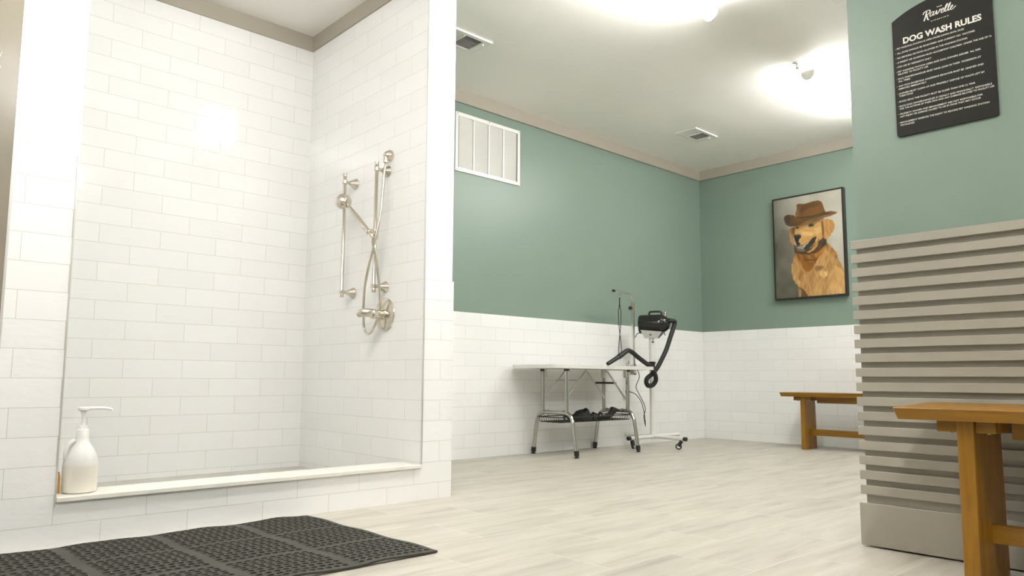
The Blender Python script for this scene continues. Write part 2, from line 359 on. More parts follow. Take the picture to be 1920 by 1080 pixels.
hp = put('head', lathe(BM(), hc - hd * .03, hd, [(0, .004), (.003, .018), (.010, .031), (.022, .041), (.036, .0465), (.046, .048), (.052, .046)], 28), M_NICKEL, hs, smooth=True)
put('spray_face', lathe(BM(), hc + hd * .022, hd, [(0, .042), (.003, .040)], 28), plain('spray_rubber', (.30, .29, .26, 1), .5), hs)
hose = smoothpath([(XSR - .034, 3.343, 1.762), (2.128, 3.330, 1.70), (2.115, 3.318, 1.60), (2.10, 3.312, 1.48), (2.085, 3.318, 1.38), (2.07, 3.334, 1.27), (2.068, 3.372, 1.17), (2.08, 3.42, 1.08), (2.10, 3.462, .99), (2.115, 3.482, .915), (2.12, 3.483, .868), (2.12, 3.462, .838), (2.12, 3.425, .832), (2.12, 3.392, .853), (2.125, 3.366, .90), (2.13, 3.345, .97), (2.115, 3.330, 1.05), (2.10, 3.326, 1.15), (2.085, 3.328, 1.24), (2.068, 3.330, 1.30), tuple(h0 - dv.normalized() * .015)], 10)
put('hose', tube(BM(), hose, .0072, 10), M_NICKEL, hs, smooth=True)
va = thing('shower_valve', 'round nickel shower valve plate with lever handle on the tiled wall', 'shower valve', (XSR, 3.36, .933))
vc = Vector((XSR, 3.362, .933))
put('plate', lathe(BM(), vc, (-1, 0, 0), [(.0005, .087), (.003, .090), (.008, .088), (.014, .075), (.018, .05), (.020, .03)], 40), M_NICKEL, va, smooth=True)
put('hub', lathe(BM(), vc + Vector((-.015, 0, 0)), (-1, 0, 0), [(0, .030), (.01, .030), (.012, .026), (.035, .026), (.037, .022), (.055, .021), (.057, .026), (.07, .027), (.078, .02)], 28), M_NICKEL, va, smooth=True)
lv = smoothpath([(XSR - .085, 3.362, .935), (XSR - .112, 3.366, .938), (XSR - .132, 3.380, .937), (XSR - .142, 3.402, .930)], 5)
put('lever', tube(BM(), lv, [.024 - .006 * abs(i / (len(lv) - 1) - .3) for i in range(len(lv))], 14), M_NICKEL, va, smooth=True)
# hook at the far left, on the taupe wall
hk = thing('wall_hook', 'polished chrome double hook on the taupe wall at the left edge', 'hook', (.345, YS, 1.66))
put('base_plate', lathe(BM(), (.335, YS - .0025, 1.655), (0, -1, 0), [(0, .024), (.004, .023), (.007, .018)], 20), M_CHROME, hk, smooth=True)
put('prong', tube(BM(), smoothpath([(.335, YS - .006, 1.66), (.335, YS - .04, 1.655), (.338, YS - .06, 1.67), (.340, YS - .065, 1.69)], 5), [.009 + .004 * (i / 15) ** 3 for i in range(16)], 12), M_CHROME, hk, smooth=True)
put('prong', tube(BM(), smoothpath([(.335, YS - .006, 1.65), (.337, YS - .03, 1.635), (.338, YS - .045, 1.632)], 5), .008, 12), M_CHROME, hk, smooth=True)

# ---------------------------------------------------------------- soap bottle and sponge on the curb
M_FROST = NT('frosted_plastic'); M_FROST.set(Base_Color=(.94, .93, .88, 1), Roughness=.4, Transmission_Weight=.35); M_FROST = M_FROST.m
M_SOAP = NT('cream_soap'); M_SOAP.set(Base_Color=(.90, .86, .75, 1), Roughness=.4, Transmission_Weight=.2); M_SOAP = M_SOAP.m
bx, by, bz = .706, 3.10, .1722
bt = thing('soap_bottle', 'frosted jug-shaped pump bottle of cream soap on the shower curb slab', 'soap bottle', (bx, by, bz))
put('soap', lathe(BM(), (bx, by, bz), (0, 0, 1), [(0, .050), (.004, .056), (.02, .0575), (.085, .058), (.098, .0575)], 32), M_SOAP, bt, smooth=True)
put('bottle_body', lathe(BM(), (bx, by, bz + .098), (0, 0, 1), [(0, .0575), (.018, .0555), (.038, .050), (.056, .0415), (.072, .031), (.086, .023), (.10, .020)], 32), M_FROST, bt, smooth=True)
put('grip', tube(BM(), smoothpath([(bx - .026, by - .01, bz + .19), (bx - .045, by - .012, bz + .175), (bx - .053, by - .012, bz + .145), (bx - .050, by - .01, bz + .12)], 5), .008, 10), M_FROST, bt, smooth=True)
put('pump_collar', lathe(BM(), (bx, by, bz + .196), (0, 0, 1), [(0, .021), (.03, .019), (.032, .015), (.045, .014)], 24), M_WHITE, bt, smooth=True)
put('pump_stem', lathe(BM(), (bx, by, bz + .240), (0, 0, 1), [(0, .007), (.03, .006), (.045, .009), (.056, .012)], 16), M_WHITE, bt, smooth=True)
b = BM(); lathe(b, (bx, by, bz + .295), (0, 0, 1), [(0, .016), (.004, .020), (.012, .020), (.014, .017)], 20)
tube(b, smoothpath([(bx + .01, by, bz + .303), (bx + .055, by - .004, bz + .304), (bx + .085, by - .008, bz + .300), (bx + .092, by - .009, bz + .295)], 4), [.0065 - .0022 * i / 12 for i in range(13)], 10)
put('pump_head', b, M_WHITE, bt, smooth=True)
b = BM(); prism(b, [(.6285, 3.115, .1722), (.6475, 3.115, .1722), (.6475, 3.115, .225), (.6435, 3.115, .247), (.6365, 3.115, .235)], (0, .03, 0))
tag(put('sponge', b, plain('orange_sponge', srgb(214, 160, 84), .8, noise=.35, nscale=260)), 'narrow orange sponge wedged between the soap bottle and the tiled jamb', 'sponge')

# ---------------------------------------------------------------- rubber mat
def mat_z(x, y):
    u = (x - 1.25) / .3125; v = (y - 2.06) / .305
    e = max(0, min(1, (abs(y - 2.52) - .25) / .22)) ** 2
    ex = math.sin(math.pi * (u % 1)) ** 2
    return .0085 + .0115 * (.25 + .75 * e) * ex * (.7 + .3 * math.sin(7.1 * u + 3 * v)) + .004 * math.sin(math.pi * (v % 1)) ** 2
def build_mat():
    b = BM(); nx = 10; per = .3125; X0 = 1.575; Y0, Y1 = 2.075, 2.965; vc = {}
    def V(x, y, dz=0):
        k = (round(x, 5), round(y, 5), dz)
        if k not in vc:
            sk = x + (y - 2.075) * -.03
            vc[k] = b.verts.new((sk, y, mat_z(x, y) + dz))
        return vc[k]
    mods = 6; my = 3; mh = (Y1 - Y0) / my; brd = .016
    for i in range(mods):
        xa = X0 - (i + 1) * per; xb = xa + per
        for j in range(my):
            ya = Y0 + j * mh; yb = ya + mh; N = 10
            xs = [xa, xa + brd] + [xa + brd + (per - 2 * brd) * k / N for k in range(1, N)] + [xb - brd, xb]
            bd = .008 if j else .012
            ys = [ya, ya + bd] + [ya + bd + (mh - 2 * bd) * k / N for k in range(1, N)] + [yb - bd, yb]
            for p in range(len(xs) - 1):
                for q in range(len(ys) - 1):
                    x0, x1, y0, y1 = xs[p], xs[p + 1], ys[q], ys[q + 1]
                    if p in (0, len(xs) - 2) or q in (0, len(ys) - 2):
                        b.faces.new((V(x0, y0), V(x1, y0), V(x1, y1), V(x0, y1))); continue
                    cx, cy = (x0 + x1) / 2, (y0 + y1) / 2; rx, ry = (x1 - x0) * .36, (y1 - y0) * .33
                    out = [(x0, y0), (cx, y0), (x1, y0), (x1, cy), (x1, y1), (cx, y1), (x0, y1), (x0, cy)]
                    sx = (1 if q % 2 else -1) * (x1 - x0) * .08
                    ring = []; low = []
                    for (ox, oy) in out:
                        a = math.atan2((oy - cy), (ox - cx)); hx, hy = cx + sx + rx * math.cos(a), cy + ry * math.sin(a)
                        ring.append(b.verts.new((hx + (hy - 2.075) * -.03, hy, mat_z(hx, hy) + .0022)))
                        low.append(b.verts.new((hx + (hy - 2.075) * -.03, hy, mat_z(hx, hy) - .0045)))
                    for k in range(8):
                        m = (k + 1) % 8
                        b.faces.new((V(*out[k]), V(*out[m]), ring[m], ring[k])); b.faces.new((ring[k], ring[m], low[m], low[k]))
    # skirt
    ed = [e for e in b.edges if len(e.link_faces) == 1 and all(v.co.z > mat_z(v.co.x + (v.co.y - 2.075) * .03, v.co.y) - .0005 for v in e.verts) and
          (abs(e.verts[0].co.y - Y0) < 1e-4 and abs(e.verts[1].co.y - Y0) < 1e-4 or abs(e.verts[0].co.y - Y1) < 1e-4 and abs(e.verts[1].co.y - Y1) < 1e-4
           or all(abs(v.co.x + (v.co.y - 2.075) * .03 - X0) < 1e-4 for v in e.verts))]
    r = bmesh.ops.extrude_edge_only(b, edges=ed)
    for v in r['geom']:
        if isinstance(v, bmesh.types.BMVert): v.co.z -= .0065
    return b
mt = put('rubber_floor_mat', build_mat(), M_RUBBER)
tag(mt, 'dark grey perforated rubber drainage mat lying on the floor along the shower curb', 'mat')

# ---------------------------------------------------------------- grooming table
gt = thing('grooming_table', 'folding dog grooming table with aluminium top and bent steel legs by the white tiled wall', 'grooming table', (4.56, 4.05, 0))
tx0, tx1, ty0, ty1 = 3.935, 5.17, 3.785, 4.285; TZ = .703
def rrect(x0, x1, y0, y1, r, z, n=8):
    o = []
    for cx, cy, a in ((x1 - r, y1 - r, 0), (x0 + r, y1 - r, 90), (x0 + r, y0 + r, 180), (x1 - r, y0 + r, 270)):
        for k in range(n + 1):
            t = math.radians(a + 90 * k / n); o.append((cx + r * math.cos(t), cy + r * math.sin(t), z))
    return o
put('table_top', prism(BM(), rrect(tx0 + .003, tx1 - .003, ty0 + .003, ty1 - .003, .055, TZ - .022), (0, 0, .020)), plain('grey_table_surface', (.55, .54, .48, 1), .6), gt)
b = BM(); o_ = rrect(tx0, tx1, ty0, ty1, .058, TZ - .028); i_ = rrect(tx0 + .004, tx1 - .004, ty0 + .004, ty1 - .004, .054, TZ - .028)
O = [[b.verts.new((p[0], p[1], z)) for p in o_] for z in (TZ - .028, TZ)]; I = [[b.verts.new((p[0], p[1], z)) for p in i_] for z in (TZ - .028, TZ)]
for k in range(len(o_)):
    m = (k + 1) % len(o_)
    b.faces.new((O[0][k], O[0][m], O[1][m], O[1][k])); b.faces.new((I[0][k], I[1][k], I[1][m], I[0][m])); b.faces.new((O[1][k], O[1][m], I[1][m], I[1][k])); b.faces.new((O[0][k], I[0][k], I[0][m], O[0][m]))
put('edge_band', b, M_TABLETOP, gt, smooth=True)
LR = .0155; yc = 4.052
for X, inw in ((4.2, 1), (4.95, -1)):
    pts = [(X, yc - .232, .03), (X, yc - .222, .10), (X, yc - .205, .20), (X, yc - .192, .265), (X, yc - .172, .305), (X, yc - .14, .327), (X, yc - .10, .333)]
    lo = smoothpath(pts, 5); hi = [Vector((p.x, 2 * yc - p.y, p.z)) for p in reversed(lo)]
    put('leg_hoop', tube(BM(), lo + hi, LR, 14), M_STEEL, gt, smooth=True)
    for s in (-1, 1):
        y = yc + s * .130
        up = put('upright', tube(BM(), [(X, y, .33), (X, y, TZ - .045)], LR, 14), M_STEEL, gt, smooth=True)
        put('hinge_bracket', bar(BM(), (X + inw * .016, y - s * .006, TZ - .03), (X + inw * .016, y - s * .006, TZ - .095), .028, .028, up=(1, 0, 0)), M_TABLETOP, gt)
        put('plug', B(X - .016, X + .016, y - .014, y + .014, TZ - .046, TZ - .029), M_BLACK, gt)
        a = Vector((X + inw * .01, y - s * .018, .455 if inw > 0 else .435)); c = Vector((X + inw * .25, y - s * .018, TZ - .035))
        bb = BM(); bar(bb, a, c, .020, .005); lathe(bb, a, (0, -1, 0), [(-.006, .008), (.006, .008)], 10); lathe(bb, c, (0, -1, 0), [(-.006, .010), (.006, .010)], 10)
        put('folding_brace', bb, M_TABLETOP, gt)
        fy = yc + s * .234
        f = put('foot', lathe(BM(), (X, fy + s * .001, .0005), (0, -s * .09, 1), [(0, .018), (.006, .019), (.009, .012), (.014, .012), (.016, .0195), (.052, .0195), (.054, .016)], 16), M_BLACK, gt, smooth=True)
    xb = X + inw * .135
    put('lock_rod', rod(BM(), (xb, yc - .115, .585 if inw > 0 else .565), (xb, yc + .115, .585 if inw > 0 else .565), .0035 if inw > 0 else .009), M_STEEL if inw > 0 else M_BLACK, gt)
    for s in (-1, 1):
        bb = BM(); y = yc + s * .085
        tube(bb, smoothpath([(X + inw * .01, y, .355), (X + inw * .022, y, .345), (X + inw * .022, y, .315), (X + inw * .016, y, .292)], 4), .0022, 6)
        put('basket_hook', bb, M_BLACK, gt)
# wire basket slung under the table
wb = thing('wire_basket', 'shallow black wire basket hanging under the grooming table', 'basket', (4.575, yc, .26))
bx0, bx1, by0, by1, zt, zb = 4.13, 5.02, yc - .135, yc + .135, .300, .262
b = BM()
tube(b, rrect(bx0, bx1, by0, by1, .03, zt, 4), .0038, 8, closed=True); tube(b, rrect(bx0 + .02, bx1 - .02, by0 + .015, by1 - .015, .03, zb, 4), .003, 8, closed=True)
put('rim', b, M_BLACK, wb)
b = BM()
n = 34
for k in range(n + 1):
    x = bx0 + .03 + (bx1 - bx0 - .06) * k / n
    for y0, y1 in ((by0, by0 + .015), (by1, by1 - .015)): rod(b, (x, y0, zt), (x, y1, zb), .0015, 5)
    rod(b, (x, by0 + .015, zb), (x, by1 - .015, zb), .0015, 5)
for k in range(9):
    y = by0 + .03 + (by1 - by0 - .06) * k / 8
    for x0, x1 in ((bx0, bx0 + .02), (bx1, bx1 - .02)): rod(b, (x0, y, zt), (x1, y, zb), .0015, 5)
for k in range(4):
    y = by0 + .04 + (by1 - by0 - .08) * k / 3; rod(b, (bx0 + .02, y, zb - .003), (bx1 - .02, y, zb - .003), .0022, 6)
put('wire_mesh', b, M_BLACK, wb)
def heap(bm, cx, cy, cz, rx, ry, rz, rot, seed, n=26, m=12, flat=.5):
    rr = random.Random(seed); ph = [rr.uniform(0, 6.28) for _ in range(9)]; rings = []
    for i in range(m + 1):
        t = i / m; ring = []
        for k in range(n):
            a = 2 * math.pi * k / n
            rad = 1 + .16 * math.sin(3 * a + ph[0]) + .1 * math.sin(5 * a + ph[1] + 2 * t)
            h = (1 - t ** 2.2) * (1 + .30 * math.sin(2 * a + ph[2] + 5 * t) + .22 * math.sin(7 * t + 3 * a + ph[3]))
            x = rx * rad * t * math.cos(a); y = ry * rad * t * math.sin(a)
            ring.append(bm.verts.new((cx + x * math.cos(rot) - y * math.sin(rot), cy + x * math.sin(rot) + y * math.cos(rot), cz + rz * max(h, .04))))
        rings.append(ring)
    for a, c in zip(rings, rings[1:]):
        for k in range(n): bm.faces.new((a[k], a[(k + 1) % n], c[(k + 1) % n], c[k]))
    bm.faces.new(rings[-1])
    bmesh.ops.remove_doubles(bm, verts=bm.verts, dist=1e-5)
hn = thing('dog_harness', 'crumpled black webbing harness heaped in the middle of the wire basket', 'dog harness', (4.56, yc, .266))
put('straps', heap(b := BM(), 4.54, yc - .01, .2665, .17, .095, .066, .05, 3) or b, M_CLOTH, hn, smooth=True, smooth_angle=60)
b = BM()
for k in range(7):
    a = rnd.uniform(-.1, .1); x = 4.28 + k * .07
    tube(b, smoothpath([(x, yc - .10, .272), (x + .03, yc - .04, .285 + .03 * rnd.random()), (x + .06 + a * .3, yc + .02, .29 + .03 * rnd.random()), (x + .12, yc + .08, .274)], 5), .007, 6)
put('webbing_loop', b, M_CLOTH, hn, smooth=True)
mz = thing('hair_clipper', 'black corded grooming tool lying at the end of the wire basket nearest the stand', 'grooming tool', (4.88, yc, .266))
b = BM(); tube(b, smoothpath([(4.70, yc - .03, .282), (4.78, yc - .02, .283), (4.86, yc - .01, .300), (4.915, yc, .330), (4.93, yc, .352)], 6), [.011 + .017 * min(1, i / 14) for i in range(25)], 12)
put('body', b, M_CLOTH, mz, smooth=True)
put('cuff', lathe(BM(), (4.915, yc, .322), (.35, 0, 1), [(0, .026), (.004, .033), (.030, .034), (.034, .027)], 18), M_BLACK, mz, smooth=True)

# clamp-on grooming arm with noose
ga = thing('noose_stand', 'upright chrome grooming arm clamped to the table end, with hanging black noose', 'grooming arm', (5.195, yc, TZ))
ax = 5.197; 
put('post', B(ax - .0125, ax + .0125, yc - .0125, yc + .0125, TZ - .065, 1.27, bev=.002, seg=1), M_CHROME, ga)
ap = smoothpath([(ax, yc, 1.24), (ax, yc, 1.288), (ax - .010, yc, 1.318), (ax - .032, yc, 1.338), (ax - .07, yc, 1.348), (ax - .13, yc, 1.352), (ax - .262, yc, 1.358)], 6)
put('curved_arm', tube(BM(), ap, .0095, 12), M_CHROME, ga, smooth=True)
put('arm_tip', lathe(BM(), (ax - .250, yc, 1.3575), (-1, 0, .02), [(0, .0115), (.022, .0115), (.024, .009)], 14), M_BLACK, ga, smooth=True)
def knob(p, d, par):
    b = BM(); x, y = frame(Vector(d)); c = Vector(p) + Vector(d).normalized() * .026
    lathe(b, p, d, [(0, .005), (.02, .005)], 10); lathe(b, Vector(p) + Vector(d).normalized() * .018, d, [(0, .010), (.002, .014), (.014, .014), (.016, .010)], 14)
    for k in range(5):
        a = 2 * math.pi * k / 5; lathe(b, Vector(p) + Vector(d).normalized() * .019 + (x * math.cos(a) + y * math.sin(a)) * .013, d, [(0, .006), (.013, .006)], 8)
    return put('knob', b, M_BLACK, par, smooth=True)
knob((ax - .0125, yc, 1.222), (-1, -.15, 0), ga)
b = BM(); box(b, 5.12, 5.212, yc - .022, yc + .022, TZ + .012, TZ + .020); box(b, 5.176, 5.212, yc - .022, yc + .022, TZ - .068, TZ + .02); box(b, 5.10, 5.212, yc - .022, yc + .022, TZ - .068, TZ - .058)
put('clamp', b, M_TABLETOP, ga)
b = BM(); rod(b, (5.125, yc, TZ + .002), (5.125, yc, TZ + .055), .005); rod(b, (5.095, yc - .004, TZ + .032), (5.155, yc + .004, TZ + .034), .0035); put('clamp_screw', b, M_CHROME, ga); b = BM(); rod(b, (5.125, yc, TZ - .08), (5.125, yc, TZ - .03), .005); put('clamp_screw', b, M_CHROME, ga)
nx = ax - .182
put('noose_clip', lathe(BM(), (nx, yc, 1.347), (0, 0, -1), [(0, .004), (.01, .003), (.012, .006), (.038, .006), (.044, .003)], 10), M_CHROME, ga, smooth=True)
b = BM(); tube(b, [(nx, yc, 1.305), (nx, yc, 1.235)], .0045, 8)
lathe(b, (nx, yc, 1.238), (0, 0, -1), [(0, .007), (.014, .007)], 8)
for s in (-1, 1):
    tube(b, smoothpath([(nx, yc, 1.228), (nx + s * .012, yc, 1.205), (nx + s * .017, yc, 1.17), (nx + s * .013, yc, 1.08), (nx + s * .004, yc + s * .003, .985), (nx - s * .010, yc + s * .003, .90), (nx - s * .019, yc, .845), (nx - s * .015, yc, .815), (nx, yc, .805)], 6), .003, 7)
put('noose', b, M_CLOTH, ga, smooth=True)

# ---------------------------------------------------------------- dryer stand and dryer
st = thing('dryer_stand', 'white rolling stand with four tube feet carrying the black pet dryer', 'dryer stand', (5.42, 4.02, 0))
hub = Vector((5.425, 4.02, .092))
ends = [Vector((5.075, 4.01, .092)), Vector((5.395, 3.665, .092)), Vector((5.40, 4.285, .092)), Vector((5.75, 3.985, .092))]
for k, e in enumerate(ends):
    z = 0 if k < 2 else .006
    put('base_leg', tube(BM(), [hub + Vector((0, 0, z)), e + Vector((0, 0, z))], .0165, 14), M_STANDW, st, smooth=True)
    d = (e - hub).normalized()
    put('end_cap', lathe(BM(), e - d * .012 + Vector((0, 0, z)), d, [(0, .018), (.028, .018), (.032, .012)], 16), M_BLACK if k < 2 else M_STANDW, st, smooth=True)
    if k > 1: continue
    side = Vector((-d.y, d.x, 0)); wp = e - d * .045 + Vector((0, 0, 0)) + Vector((.012, -.016, 0)); r = .027
    cs_ = put('caster', lathe(BM(), (e.x - d.x * .045, e.y - d.y * .045, .078), (0, 0, -1), [(0, .012), (.012, .016), (.018, .016)], 12), M_BLACK, st, smooth=True)
    ad = Vector((.30, -.95, 0)) if k != 1 else Vector((-.75, -.66, 0)); ad.normalize()
    sd = Vector((-ad.y, ad.x, 0)); wc = Vector((e.x - d.x * .045, e.y - d.y * .045, r + .0005)) + sd * (.02 if k else -.02) * (-1)
    b = BM()
    for s in (-1, 1): bar(b, wc + ad * .013 * s, (e.x - d.x * .045 + ad.x * .013 * s, e.y - d.y * .045 + ad.y * .013 * s, .064), .026, .003, up=ad)
    box(b, *sorted((e.x - d.x * .045 - .015, e.x - d.x * .045 + .015)), e.y - d.y * .045 - .015, e.y - d.y * .045 + .015, .058, .064)
    put('caster_fork', b, M_BLACK, st)
    wh = put('wheel', lathe(BM(), wc - ad * .011, ad, [(0, .020), (.002, .025), (.005, r), (.017, r), (.020, .025), (.022, .020)], 24), M_RUBBER, st, smooth=True)
    put('wheel_hub', lathe(BM(), wc - ad * .013, ad, [(0, .006), (.001, .015), (.025, .015), (.026, .006)], 16), M_WHITE, wh, smooth=True)
put('pole', lathe(BM(), (hub.x, hub.y, .105), (0, 0, 1), [(0, .0245), (.86, .0245)], 20), M_STANDW, st, smooth=True)
put('pole_boss', lathe(BM(), (hub.x, hub.y, .07), (0, 0, 1), [(0, .022), (.006, .026), (.045, .028), (.06, .0255)], 20), M_STANDW, st, smooth=True)
put('height_collar', lathe(BM(), (hub.x, hub.y, .695), (0, 0, 1), [(0, .026), (.004, .031), (.012, .028), (.036, .028), (.042, .032), (.056, .033), (.06, .027)], 20), M_BLACK, st, smooth=True)
put('upper_pole', lathe(BM(), (hub.x, hub.y, .755), (0, 0, 1), [(0, .0215), (.215, .0215)], 20), M_STANDW, st, smooth=True)
put('screw', lathe(BM(), (hub.x - .012, hub.y - .018, .93), (-.5, -.8, 0), [(0, .008), (.008, .008)], 12), M_BLACK, st)
# cradle: a folded white plate with two flared wings
cr_c = Vector((hub.x, hub.y, .965)); da = Vector((.40, -.917, 0)).normalized(); db = Vector((da.y, -da.x, 0)) * -1   # da along the dryer axis
da = Vector((.45, -.893, 0)).normalized(); db = Vector((-da.y, da.x, 0))
b = BM(); hw = .085
def P3(a, c, z): return cr_c + da * a + db * c + Vector((0, 0, z))
prism(b, [P3(-.06, -.035, 0), P3(.06, -.035, 0), P3(.06, .035, 0), P3(-.06, .035, 0)], (0, 0, .003)); put('cradle_floor', b, M_STANDW, st)
for s in (-1, 1):
    b = BM(); prism(b, [P3(-.06, s * .035, .0), P3(.06, s * .035, 0), P3(.105, s * .078, .055), P3(-.085, s * .078, .072)], P3(0, s * .003, .0) - P3(0, 0, 0))
    put('cradle_wing', b, M_STANDW, st)
    put('bolt', lathe(BM(), P3(-.0, s * .056 , .03), db * s + Vector((0, 0, -.8)), [(0, .009), (.004, .009), (.005, .004), (.010, .004)], 12), M_STEEL, st)
dr = thing('pet_dryer', 'black cylindrical pet dryer on the white rolling stand, with ribbed hose over the table', 'pet dryer', (5.44, 4.0, 1.0))
dc = Vector((5.435, 3.985, 1.092)); al = da
put('housing', lathe(BM(), dc - al * .145, al, [(0, .070), (.003, .080), (.010, .0845), (.02, .0855), (.165, .0855), (.167, .088), (.178, .088), (.180, .0855), (.205, .084), (.215, .078)], 36), M_GLOSSBLACK, dr, smooth=True)
put('rear_grille', lathe(BM(), dc - al * .150, al, [(0, .03), (.003, .05), (.007, .068), (.010, .070)], 28), M_BLACK, dr, smooth=True)
b = BM(); lathe(b, dc + al * .068, al, [(0, .078), (.012, .076), (.03, .066), (.048, .05), (.058, .034), (.062, .02)], 32)
put('nose_cone', b, M_GLOSSBLACK, dr, smooth=True)
b = BM(); o1 = dc + al * .055 + Vector((0, 0, .022)); 
tube(b, [o1, o1 + al * .08 + Vector((0, 0, .004))], .025, 18); put('air_outlet', b, M_GLOSSBLACK, dr, smooth=True)
hp_ = [dc - al * .055 + Vector((0, 0, .080)), dc - al * .05 + Vector((0, 0, .106)), dc - al * .03 + Vector((0, 0, .112)), dc + al * .03 + Vector((0, 0, .112)), dc + al * .055 + Vector((0, 0, .104)), dc + al * .06 + Vector((0, 0, .08))]
put('carry_handle', tube(BM(), smoothpath(hp_, 5), .0095, 10), M_BLACK, dr, smooth=True)
put('latch', lathe(BM(), dc + al * .088 + Vector((0, 0, .062)), (.1, 0, 1), [(0, .010), (.03, .010), (.032, .014), (.042, .014)], 12), M_STEEL, dr, smooth=True)
put('switch', lathe(BM(), dc + al * .075 + Vector((0, 0, -.070)), (.45, -.2, -1), [(0, .0045), (.035, .004), (.037, .002)], 8), M_BLACK, dr, smooth=True)
e0 = o1 + al * .068 + Vector((0, 0, .004))
hz = [e0, e0 + al * .022 + Vector((.006, 0, .002)), (5.532, 3.845, 1.112), (5.530, 3.85, 1.075), (5.490, 3.862, .975), (5.45, 3.88, .863), (5.402, 3.90, .768), (5.363, 3.918, .700), (5.315, 3.938, .645), (5.268, 3.955, .608), (5.255, 3.957, .570), (5.288, 3.96, .541), (5.338, 3.95, .548), (5.356, 3.93, .588), (5.322, 3.912, .638), (5.262, 3.908, .700), (5.19, 3.93, .748), (5.12, 3.945, .790), (5.05, 3.95, .828), (4.995, 3.95, .840), (4.935, 3.95, .815), (4.875, 3.95, .788)]
hpz = smoothpath(hz, 22); rs = [.0195 + .0010 * (i % 2) for i in range(len(hpz))]
put('hose', tube(BM(), hpz, rs, 14), M_HOSE, dr, smooth=True, smooth_angle=80)
put('nozzle', tube(BM(), [(4.93, 3.95, .812), (4.872, 3.95, .784), (4.87, 3.95, .783), (4.74, 3.95, .727), (4.725, 3.95, .722)], [.0225, .0225, .019, .017, .015], 16), M_BLACK, dr, smooth=True)
cd = [dc - al * .13 + Vector((0, 0, -.078)), (5.305, 4.09, 1.00), (5.285, 4.12, .93), (5.30, 4.15, .84), (5.345, 4.17, .76), (5.44, 4.20, .69), (5.50, 4.22, .62), (5.47, 4.235, .53), (5.52, 4.24, .46), (5.59, 4.25, .39), (5.625, 4.25, .32), (5.60, 4.25, .255), (5.62, 4.25, .172)]
put('power_cord', tube(BM(), smoothpath(cd, 8), .0036, 7), M_BLACK, dr, smooth=True)
b = BM(); tube(b, smoothpath([(5.43, 4.285, .482), (5.50, 4.27, .462), (5.56, 4.255, .40), (5.60, 4.252, .31), (5.618, 4.25, .22), (5.622, 4.25, .16)], 8), .0036, 7)
put('plug_lead', b, M_BLACK, dr, smooth=True)
put('plug', lathe(BM(), (5.415, YT - .0075, .484), (.15, -1, 0), [(0, .013), (.018, .013), (.024, .009), (.04, .005)], 14), M_BLACK, dr, smooth=True)
ou = thing('wall_outlet', 'white wall socket plate with a black plug, behind the dryer stand', 'wall socket', (5.41, YT, .465))
put('cover_plate', B(5.375, 5.445, YT - .006, YT - .0002, .405, .52, bev=.002, seg=1), M_WHITE, ou)
b = BM()
for dx in (-.006, .006): box(b, 5.41 + dx - .001, 5.41 + dx + .001, YT - .0068, YT - .0058, .435, .443)
put('socket_slots', b, M_BLACK, ou)

# ---------------------------------------------------------------- framed dog portrait
pf = thing('framed_portrait', 'black framed painting of a golden dog wearing a brown hat and bandana', 'picture', (XF, 3.13, 1.36))
py0, py1, pz0, pz1 = 2.786, 3.474, 1.362, 2.354; px1 = XF + .0095; px0 = px1 - .052
b = BM(); fw = .014
for a in ((py0, py1, pz0, pz0 + fw), (py0, py1, pz1 - fw, pz1), (py0, py0 + fw, pz0 + fw, pz1 - fw), (py1 - fw, py1, pz0 + fw, pz1 - fw)): box(b, px0, px1, *a)
put('frame', b, plain('dark_frame_wood', (.022, .018, .014, 1), .4), pf)
# the artwork: colours laid out on a fine grid of the canvas face
NU, NV = 230, 330
U, V = np.meshgrid(np.linspace(0, 1, NU), np.linspace(0, 1, NV))
AS = (pz1 - pz0) / (py1 - py0)
rs_ = np.random.RandomState(4)
def vnoise(sx, sy, seed, ang=0):
    r = np.random.RandomState(seed); g = r.rand(64, 64); a = math.radians(ang)
    X = (U * math.cos(a) + V * AS * math.sin(a)) * sx; Y = (-U * math.sin(a) + V * AS * math.cos(a)) * sy
    xi = np.floor(X).astype(int); yi = np.floor(Y).astype(int); fx = X - xi; fy = Y - yi; fx = fx * fx * (3 - 2 * fx); fy = fy * fy * (3 - 2 * fy)
    G = lambda i, j: g[i % 64, j % 64]
    return (G(xi, yi) * (1 - fx) + G(xi + 1, yi) * fx) * (1 - fy) + (G(xi, yi + 1) * (1 - fx) + G(xi + 1, yi + 1) * fx) * fy
def lin(c): return np.array(srgb(*c)[:3])
img = np.zeros((NV, NU, 3))
def inside(poly):
    m = np.zeros(U.shape, bool); n = len(poly)
    for i in range(n):
        x0, y0 = poly[i]; x1, y1 = poly[(i + 1) % n]
        c = (y0 > V2) != (y1 > V2)
        with np.errstate(divide='ignore', invalid='ignore'): m ^= c & (U2 < (x1 - x0) * (V2 - y0) / (y1 - y0 + 1e-12) + x0)
    return m
def blur(a, k):
    for _ in range(k):
        a = (a + np.roll(a, 1, 0) + np.roll(a, -1, 0) + np.roll(a, 1, 1) + np.roll(a, -1, 1)) / 5
    return a
def lay(poly, c, c2=None, soft=1, rag=0.0, n=None, op=1.0):
    global img, U2, V2
    q = (vnoise(63, 40, 11) - .5) * rag; q2 = (vnoise(63, 63, 12) - .5) * rag
    U2 = U + q; V2 = V + q2
    m = blur(inside(poly).astype(float), soft) * op
    col = lin(c) if c2 is None else lin(c) + (lin(c2) - lin(c)) * np.clip((n if n is not None else vnoise(9, 9, 5)) * 1.5 - .25, 0, 1)[..., None]
    img = img * (1 - m[..., None]) + col * m[..., None]
